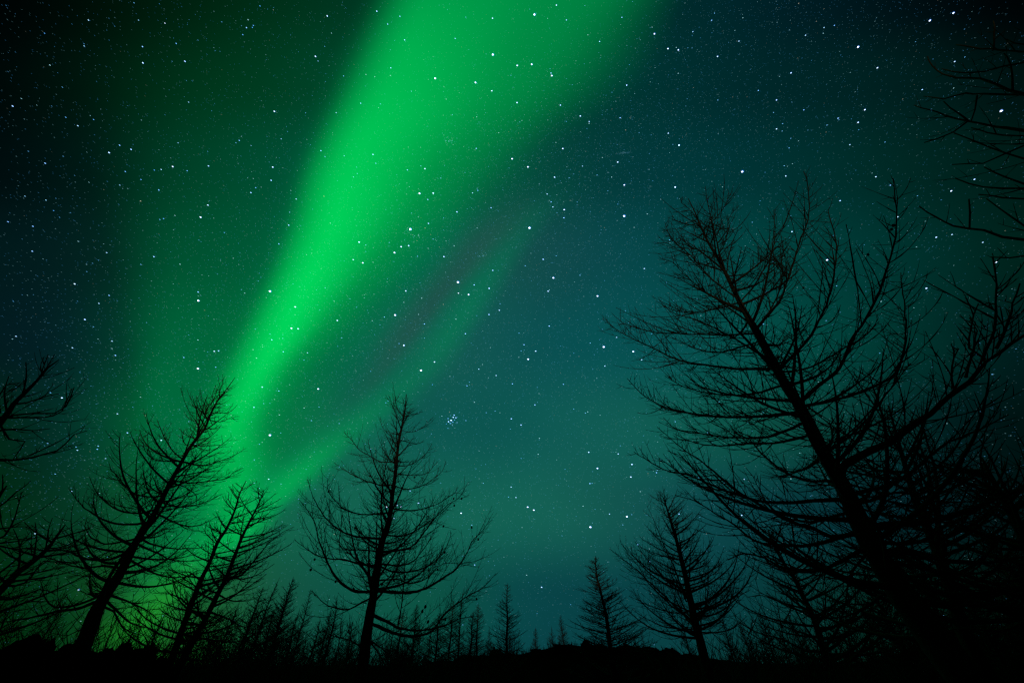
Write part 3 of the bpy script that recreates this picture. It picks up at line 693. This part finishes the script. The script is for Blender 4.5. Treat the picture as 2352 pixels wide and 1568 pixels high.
# ------------------------------------------------------------------ thickets and far larches: a few grown kinds, copied
def grow(seed, H, nl, Lmax, kind):
    rng = random.Random(seed); n = 26; Q = []; bx, by = rng.uniform(-.03, .03), rng.uniform(-.03, .03)
    for i in range(n+1):
        z = H*i/n; Q.append(Vector((bx*z+mnoise.noise(Vector((z*.5, seed, 0)))*.12*min(1, z), by*z+mnoise.noise(Vector((z*.5, seed, 9)))*.12*min(1, z), z-.15)))
    R0 = .0105*H+.02; R = [R0*(1-i/n)**.85+.006 for i in range(n+1)]
    T = Tubes(); T.add(Q, R, 8); tm = T.mesh('trunk', M_BARK); C = Tubes()
    nl = int(nl*2.0)
    for i in range(nl):
        f = (i+rng.random())/nl; u = .06+.92*f; z = H*u; k = u*n; a = int(k); p = Q[a].lerp(Q[min(a+1, n)], k-a)
        if kind == 'slim': L = Lmax*(1-f)**.6*rng.uniform(.45, 1.15)*(.75+.25*math.sin(f*9+seed))
        else: L = Lmax*((1-f)**.8*.93+.07)*rng.uniform(.55, 1.1)
        if L < .08: continue
        az = rng.uniform(0, 2*math.pi); d = Vector((math.cos(az), math.sin(az), .05+.6*f+rng.uniform(-.15, .2))).normalized()
        m = max(4, int(L/.2)); P = [p]; q = p
        for j in range(m):
            d = (d+Vector((rng.uniform(-.07, .07), rng.uniform(-.07, .07), rng.uniform(.03, .14)))).normalized(); q = q+d*(L/m); P.append(q)
        r0 = .007+.009*L; C.add(P, [r0*(1-j/m)**.8+.0035 for j in range(m+1)], 4)
        clothe(rng, C, P, L, min(.8, .12+.42*L), .10, .0088, sub=True, sub_sp=.13, third=False)
    return tm, C.mesh('crown', M_TWIG), H
KINDS = {'slim1': grow(1, 6.5, 66, 1.7, 'slim'), 'slim2': grow(2, 6.0, 60, 1.9, 'slim'), 'slim3': grow(3, 7.0, 70, 1.5, 'slim'),
         'broad1': grow(4, 5.5, 70, 1.9, 'broad'), 'broad2': grow(5, 6.0, 64, 1.7, 'broad'), 'spire': grow(6, 6.0, 90, 1.7, 'broad'), 'dense': grow(7, 6.0, 120, 2.2, 'broad')}
def plant(px, py, D, kind, label, rz, group=None, wide=1.0, lean=0.0):
    a = az_of(px, py); n = Vector((math.sin(a), math.cos(a), 0)); top = at(px, py, n, D); g = height(top.x, top.y)-.05
    tm, cm, H = KINDS[kind]; s = (top.z-g)/H
    o = empty('larch_tree', (top.x, top.y, g)); tag(o, label, 'tree', group); o.scale = (s*wide, s*wide, s); o.rotation_euler = (0, lean, rz)
    for nm, me in (('trunk', tm), ('crown', cm)): mesh_obj(nm, me, o)
ks = ['slim1', 'broad1', 'slim3', 'broad2', 'slim2', 'spire']
ORD = ['first', 'second', 'third', 'fourth', 'fifth', 'sixth', 'seventh', 'eighth', 'ninth', 'tenth', 'eleventh', 'twelfth', 'thirteenth', 'fourteenth', 'fifteenth', 'sixteenth']
thick = [(508,1418,17),(538,1385,22),(571,1402,16),(601,1340,18),(624,1314,17),(641,1388,24),(660,1352,19),(679,1317,16),(698,1392,22),(719,1348,18),(741,1412,26),(762,1395,23),(786,1362,17),(815,1420,25)]
for i, (x, y, D) in enumerate(thick):
    plant(x, y, D, ks[i % 6], 'slim larch between twin trunks and middle larch, %s from the left in its thicket' % ORD[i], i*1.7, 'larches in the left thicket', 1.25+.35*math.sin(i*2.6), [.0, .05, -.04][i % 3])
grp2 = [(903,1425,26,'broad2'),(927,1398,30,'slim1'),(962,1380,24,'broad1'),(988,1440,28,'slim2'),(1010,1402,22,'spire'),(1040,1372,25,'broad2'),(1062,1342,20,'slim3'),(1081,1398,24,'broad1'),(1100,1378,26,'slim1'),(1125,1438,30,'broad2')]
for i, (x, y, D, k) in enumerate(grp2):
    plant(x, y, D, k, 'larch on the left slope of the low hill, %s from the left' % ORD[i], i*2.3, 'larches on the left slope of the hill', 1.3+.4*math.sin(i*1.9), [.04, -.05, .0][i % 3])
plant(1166, 1332, 21, 'broad2', 'rounded lone larch at the left shoulder of the low hill', .5, wide=1.35)
plant(1379, 1268, 20, 'spire', 'neat pointed larch standing alone on the right half of the low hill', 2.0, wide=1.75)
plant(1230, 1437, 42, 'broad1', 'tiny pale larch on the hill skyline, leftmost of the three small ones', .2)
plant(1268, 1432, 48, 'slim2', 'tiny pale larch on the hill skyline, middle of the three small ones', 1.2)
plant(1291, 1408, 46, 'spire', 'tiny pale larch on the hill skyline, rightmost and tallest of the three small ones', 2.2)
plant(1472, 1443, 34, 'slim1', 'small thin larch between the neat pointed larch and the twin-leader larch', 2.2)
for i, (x, y, D, k, w) in enumerate([(1560,1385,22,'slim3',1),(1655,1400,19,'broad2',1),(1700,1420,23,'broad1',1),(1745,1395,17,'broad1',1.1),(1815,1400,20,'spire',1.2)]):
    plant(x, y, D, k, 'low larch between twin-leader larch and thick right trunk, %s from the left' % ORD[i], i*1.9, 'low larches left of the big trunk', w)
for i, (x, y, D, k, w) in enumerate([(1975,1290,9.5,'dense',1),(2045,1230,13,'dense',1),(2170,1300,9,'dense',1.1),(2240,1180,11,'dense',1),(2300,1330,7.5,'dense',1.1),(2330,1240,12,'dense',1.1),(2110,1380,8,'dense',1.1)]):
    plant(x, y, D, k, 'dense larch in the lower right tangle, %s from the left' % ORD[i], i*1.3, 'larches in the right tangle', w)
for i, (x, y, D, k, w) in enumerate([(40,1330,16,'broad2',1),(150,1370,19,'broad1',1),(250,1390,20,'slim2',1),(330,1400,22,'slim1',1.1),(395,1375,19,'slim3',1),(455,1400,18,'broad2',1)]):
    plant(x, y, D, k, 'far larch behind the leaning left larch, %s from the left edge' % ORD[i], i*2.1, 'larches behind the left larch', w)

# ------------------------------------------------------------------ lava rocks
boulder(35, 1452, 250, 8.5, 1.5, 'broad black lava outcrop at the left edge under the green-lit twigs', 3)
boulder(108, 1462, 70, 8.2, .7, 'rounded lava knob overhanging the right end of the left outcrop', 5)
boulder(175, 1477, 150, 8.8, 1.1, 'low black lava block at the foot of the leaning left larch', 8)
boulder(292, 1464, 118, 9.4, 1.2, 'humped lava rock between the leaning larch and the twin trunks', 12)
boulder(342, 1474, 62, 9.2, 1.0, 'squarish lava rock against the right side of the humped rock', 15)
boulder(365, 1503, 90, 9.0, .8, 'low lava rock just left of the twin trunks', 17)
boulder(1345, 1467, 24, 28, .8, 'upright lava stump on the top of the low hill left of the pointed larch', 21)
boulder(1137, 1483, 22, 27, .9, 'small lava stub on the left shoulder of the hill', 24)
boulder(1160, 1493, 48, 27, .9, 'flat lava rock under the rounded lone larch', 27)
boulder(1500, 1485, 30, 28, .7, 'lava lump on the right end of the hill skyline', 29)
boulder(1535, 1486, 46, 28, .7, 'widest lava lump at the right end of the hill skyline', 31)
rr = random.Random(5)
for i, x in enumerate([1008,1088,1232,1300,1372,1436,1465,1578]):
    y = float(np.interp(x, [p[0] for p in RIDGE], [p[1] for p in RIDGE]))
    boulder(x, y-rr.uniform(0, 3.5), rr.uniform(34, 80), 28+rr.uniform(-1, 2), .8, 'lava lump along the crest of the low hill, %s from the left' % ORD[i], 40+i, sub=4, group='lava lumps along the crest of the hill')

# ------------------------------------------------------------------ undergrowth: tangled bare brush over the ground
def brush():
    rng = random.Random(77); T = Tubes()
    for x0, x1, d0, d1, n, h0, h1 in [(400, 960, 14, 25, 560, 1.5, 3.2), (900, 1200, 18, 27, 240, .8, 2.0), (1560, 2500, 9, 20, 700, 1.3, 2.9), (-150, 420, 12, 18, 200, 1.3, 2.6), (1180, 1560, 27, 31, 60, .25, .6)]:
        for _ in range(n):
            a = az_of(rng.uniform(x0, x1), 1500); D = rng.uniform(d0, d1); x, y = D*math.sin(a), D*math.cos(a); z = height(x, y)-.05
            hh = rng.uniform(h0, h1)*(.5+.5*abs(mnoise.noise(Vector((x*.5, y*.5, 11))))*2.2)
            for k in range(rng.randint(2, 5)):
                d = Vector((rng.gauss(0, .28), rng.gauss(0, .28), 1)); q = shoot(rng, T, Vector((x, y, z)), d, hh*rng.uniform(.5, 1.1), .011, n=7, up=.10, jit=.12)
                for j in range(rng.randint(6, 13)):
                    u = rng.uniform(1.2, 5.9); i_ = int(u); t = (q[i_+1]-q[i_]).normalized(); shoot(rng, T, q[i_].lerp(q[i_+1], u-i_), side_dir(rng, t), hh*rng.uniform(.08, .32), .0075, n=4, up=.08, jit=.12, knobs=False)
    o = mesh_obj('undergrowth', T.mesh('undergrowth', M_TWIG)); tag(o, 'tangled bare brush and saplings over the dark ground', 'undergrowth', kind='stuff')
brush()


# ------------------------------------------------------------------ stars
def T1(x, y): return (x*.3662, y*.3662)
def T2(x, y): return (784.3+x*.3662, y*.3662)
def T3(x, y): return (1493+x*.3662, y*.3662)
def T4(x, y): return (x*.3662, 516.8+y*.3662)
def T5(x, y): return (784.3+x*.3662, 516.8+y*.3662)
BRIGHT = []
for f, L in ((T1, [(554,127,2),(893,293,2),(895,395,2.5),(1159,385,2.5),(1033,146,2),(868,127,1.5),(278,209,1.5),(1104,273,1.7),(2052,101,2.5),(1978,354,2.7),(1994,383,1.6),(1720,699,2.8),(1710,1048,2.7),(1257,1362,3),(1082,1045,2.7),(1307,1041,2.2),(683,957,2.4),(821,937,2.2),(749,911,2),(1010,1063,1.8),(967,1067,1.6),(1173,1071,1.8),(785,1076,1.7),(883,1126,1.8),(750,1161,1.7),(1303,1286,2.4),(1573,1208,2.2),(1700,1131,2.2),(1603,1177,1.7),(78,666,2.3),(282,1024,2),(205,1419,2),(49,1391,2),(155,1230,1.6),(487,789,2),(411,736,1.6),(1182,641,1.7),(1116,896,1.7),(1500,881,1.8),(1763,871,1.7),(1574,913,1.4),(1545,174,2),(1588,160,1.6),(1582,173,1.5),(1522,218,1.7),(1630,38,1.6),(586,750,1.6),(527,289,1.7),(526,275,1.2),(287,1255,1.6),(335,1321,1.4),(1025,1371,1.7),(1748,1529,2),(1810,1412,2.2),(1857,1248,2),(1816,1331,1.6),(2012,945,2),(2108,707,1.8),(995,1192,1.8)]),
             (T2, [(221,71,2.4),(289,152,2),(366,103,2),(1210,92,4),(1348,33,2.6),(949,343,4),(1193,404,3.4),(1102,411,3),(947,115,2.6),(587,492,3.3),(840,518,3.4),(1319,475,3.2),(1314,459,2.2),(1373,660,2.3),(1498,728,2.6),(1554,763,2.2),(1388,932,2.7),(1169,1047,2.9),(1070,996,3),(1336,1111,2.5),(1774,1160,3),(1773,1355,4),(1179,1429,4),(1397,1315,2.8),(523,1058,2.6),(489,1213,3.3),(575,1211,2.7),(541,1251,2),(724,1329,2.4),(431,1437,4),(545,1401,2.3),(1963,213,3.2),(2048,306,2.8),(2113,314,2.8),(1789,535,2.5),(1101,644,2.7),(943,570,2.5),(1411,126,2.2),(309,426,2.1),(713,242,2.1),(1759,110,2.1),(1619,261,2.1),(1733,1017,2.6),(2117,911,2.8),(2050,836,2.3),(2093,1174,2.4),(1748,739,2.1),(396,251,2.1),(197,969,2.2),(120,648,2),(845,931,2),(1512,1042,1.8),(855,1194,1.8),(1315,1266,2),(1290,1217,2),(938,1303,2.2),(1326,1298,2.1),(1395,1366,2.1),(413,1066,2),(215,1024,1.8),(822,1210,1.8),(673,886,1.6),(374,1547,2.5),(421,1540,2.2),(110,1518,2.3)]),
             (T3, [(1306,295,3.6),(1756,130,3.6),(1904,82,3.4),(579,1077,4),(158,1174,2.8),(885,458,2.6),(1348,689,2.7),(1306,768,2.6),(1427,426,2.7),(1912,387,2.4),(852,1104,2.2),(794,628,2.4),(794,809,2.2),(424,355,2.6),(1890,1198,2.8),(1417,1109,2.3),(1796,1488,2.5),(2036,1125,2.5),(558,259,2.1),(976,222,2),(1157,160,1.9),(1092,174,1.9),(183,911,2.5),(362,1254,2.3),(891,1453,2.3),(1193,1259,2.2),(965,690,2),(1708,563,2.2),(1254,908,2),(1895,1471,2.1),(1180,742,2.1),(680,568,1.8),(387,128,2),(269,200,2),(2088,1520,2.2),(1508,1162,2)]),
             (T4, [(1692,415,4),(1243,474,3.4),(1242,420,2),(1851,513,2.8),(1827,647,3),(1869,650,2.6),(2115,598,2.5),(1240,900,3.3),(1343,791,2.4),(1370,789,2),(1152,830,1.9),(1704,719,2),(1995,1027,3),(1692,1317,3.8),(1644,1016,2.2),(1748,1040,1.9),(1592,1142,2),(531,592,2.4),(467,369,2.4),(668,173,2),(964,198,2.1),(1010,1349,2.2),(798,1302,2),(387,1083,2.6),(723,817,2),(201,164,2.1),(683,441,2),(99,697,2.1),(1352,891,1.8),(701,727,2),(619,491,2),(453,769,2),(1928,801,2),(735,1183,2),(484,1411,2),(609,1405,1.8),(661,1463,1.8),(1776,794,2)]),
             (T5, [(431,26,3.6),(332,173,3.2),(374,136,2.4),(421,130,2.2),(133,237,2.8),(73,217,2.3),(110,107,2.4),(642,198,2.7),(730,358,4),(336,564,3.4),(797,436,3),(403,413,2.6),(949,284,2.2),(1329,331,3.4),(1296,415,2.5),(1606,445,3.2),(1645,764,3.6),(1830,793,3.1),(1171,841,3),(498,911,3.4),(583,858,2.6),(391,754,2.8),(1265,215,2.3),(990,534,2.3),(926,397,2.5),(925,561,2.2),(1218,790,2.4),(1126,1253,2.3),(1065,1214,2.2),(1551,1424,2.4),(1606,1525,2.6),(1822,1500,2.5),(1900,273,2.2),(777,681,2.1),(733,427,2.2),(832,375,2.1),(1883,845,2.2),(1392,998,1.9),(970,943,2),(1213,1127,2.1),(1652,884,2),(861,903,1.9),(1303,633,2.2),(1726,704,2),(520,620,2),(1072,995,1.9),(787,1008,1.9),(1145,750,2),(570,1000,1.5)])):
    for x, y, s in L: BRIGHT.append(f(x, y)+(s,))
# the seven sisters, the loose cluster right of the band, and the brightest ones low down
for dx, dy, s in [(-2,2,2.8),(-8,5,2.3),(-9,-2,1.8),(3,-5,2.4),(5,-10,2.1),(9,-4,2.2),(-4,9,1.8),(2,6,1.7),(12,7,1.3),(-13,10,1.3),(1,12,1.2),(-3,-9,1.2),(6,1,1.5)]: BRIGHT.append((1038+dx, 963+dy, s))
for x, y, s in [(888,1163,4),(920,1163,3.2),(912,1160,2.4),(961,1155,2.5),(905,1190,2.4),(942,1127,2.2),(1059,1178,2.6),(1356,1210,3.6),(1440,1186,3.2),(1212,1164,2.8),(1226,1171,2.8),(1174,1118,2),(1185,1142,2),(1244,1348,2.4),(1090,1297,2.2),(501,1497,3),(180,1354,3),(164,1128,2.4),(80,1225,2),(617,1100,2),(1372,1075,2.4),(1420,1042,2.2),(1449,1095,2.6),(1508,1085,2),(1355,1110,2),(1400,1180,2),(1465,1250,2),(1560,1180,2.2),(2288,602,3),(2062,498,2.4),(1900,597,3.4),(2128,662,2.8),(2300,255,4.2),(2058,1142,2.4),(1704,1183,2.4),(1710,1100,2.2),(1613,1100,2.2)]: BRIGHT.append((x, y, s))
SKY_R = 9000.0
def build_stars():
    rng = np.random.default_rng(7); rnd = random.Random(8)
    pole = ray(1500, -930).normalized()
    D, S, B = [], [], []
    for x, y, s in BRIGHT: D.append(ray(x, y).normalized()); S.append(s); B.append(1.0)
    n = 0; mw = ray(1300, 330).normalized(); mn = (ray(900, 600).cross(ray(1700, 60))).normalized()
    tgt = 110000
    while n < tgt:
        z = rnd.uniform(-.01, 1); a = rnd.uniform(0, 2*math.pi); r = math.sqrt(max(0, 1-z*z)); d = Vector((r*math.cos(a), r*math.sin(a), z))
        if rnd.random() > .42+.58*math.exp(-(d.dot(mn)/.22)**2): continue
        m = rnd.random()**(-1/1.30)          # flux, power law
        s = .33*min(m, 200)**.37
        D.append(d); S.append(min(s, 1.7)); B.append(0.0); n += 1
    for k in range(90): q = rnd.gauss(0, 1); D.append(ray(1433+q*9+rnd.gauss(0, 1), 351-q*.6+rnd.gauss(0, 1.6)).normalized()); S.append(.34); B.append(0.0)
    for k in range(56):                       # clumps: the loose cluster and the small knots of the milky way
        cx, cy, w, nn = [(936,537,16,5),(1030,322,9,4),(1118,330,70,5),(1109,585,5,2),(1300,420,150,8),(1038,963,16,2),(1290,230,120,8)][k % 7]
        for j in range(nn): D.append(ray(cx+rnd.gauss(0, w), cy+rnd.gauss(0, w*.8)).normalized()); S.append(rnd.uniform(.45, 1.1)); B.append(0.0)
    D = np.array([tuple(d) for d in D]); S = np.array(S); N = len(D)
    pv = np.array(tuple(pole)); T = np.cross(pv, D); sn = np.linalg.norm(T, axis=1, keepdims=True); T /= sn+1e-6; U = np.cross(D, T)
    px = 1/915.0
    cz = np.clip(D @ np.array([0, CP, SP]), .35, 1)
    rad = px*(.16+.19*S+.040*S*S)*cz**1.4           # apparent radius
    flux = .13+.50*np.maximum(S-.28, 0)**1.5
    flux = np.clip(flux, .05, 3)*rng.uniform(.75, 1.3, N)*np.clip(.35+D[:, 2]*2.6, .35, 1)   # dimmed by the air low down
    ln = rad + sn[:, 0]*.0007                 # the sky turned a little during the exposure
    k = 7; a = np.arange(k)*2*math.pi/k
    V = D[:, None, :] + np.cos(a)[None, :, None]*(T*ln[:, None])[:, None, :] + np.sin(a)[None, :, None]*(U*rad[:, None])[:, None, :]
    V = V.reshape(-1, 3)*SKY_R; V[:, 2] += CAM_H
    F = np.arange(N*k).reshape(N, k)
    nh = [i for i in range(len(BRIGHT)) if S[i] > 1.2]; j = np.array(nh)
    off = (-T[j]*.5+U[j]*.25)*(rad[j]*.9)[:, None]; r2 = rad[j]*2.1  # wider, offset blue discs add a painted lens glow round bright stars
    V2 = (D[j]+off)[:, None, :] + np.cos(a)[None, :, None]*(T[j]*r2[:, None])[:, None, :] + np.sin(a)[None, :, None]*(U[j]*r2[:, None])[:, None, :]
    V2 = V2.reshape(-1, 3)*SKY_R*1.002; V2[:, 2] += CAM_H
    V = np.concatenate([V, V2]); F = np.arange((N+len(nh))*k).reshape(-1, k)
    me = np_mesh('stars', V, F, None if False else star_mat(), False)
    t = rng.random(N); col = np.ones((N, 4)); blue = np.array([.14, .66, 1.45]); white = np.array([.42, .92, 1.05]); warm = np.array([.8, .8, .6])
    c = np.where(t[:, None] < .55, blue*(1-t[:, None]*.3)+white*t[:, None]*.5, np.where(t[:, None] < .975, white, warm))
    br = np.clip((S-1.6)/1.6, 0, 1)[:, None]; c = c*(1-br)+np.array([1., 1.08, 1.12])*br   # bright ones burn out to white
    col[:, :3] = c*flux[:, None]
    h = np.ones((len(nh), 4)); h[:, :3] = np.array([.02, .13, .50])*(.35+.65*S[j][:, None]/3); col = np.concatenate([col, h])
    at_ = me.attributes.new('star_colour', 'FLOAT_COLOR', 'CORNER'); at_.data.foreach_set('color', np.repeat(col, k, 0).astype(np.float32).ravel())
    o = mesh_obj('stars', me); tag(o, 'countless stars scattered over the night sky', 'stars', kind='stuff')
def star_mat():
    mt = bpy.data.materials.new('star_light'); mt.use_nodes = True; nt = mt.node_tree; nt.nodes.clear(); N = nt.nodes.new; L = nt.links.new
    o = N('ShaderNodeOutputMaterial'); e = N('ShaderNodeEmission'); a = N('ShaderNodeAttribute'); a.attribute_name = 'star_colour'; tr = N('ShaderNodeBsdfTransparent'); ad = N('ShaderNodeAddShader')
    L(a.outputs['Color'], e.inputs[0]); e.inputs[1].default_value = 1.0; L(e.outputs[0], ad.inputs[0]); L(tr.outputs[0], ad.inputs[1]); L(ad.outputs[0], o.inputs[0])
    mt.cycles.emission_sampling = 'NONE'; return mt
build_stars()
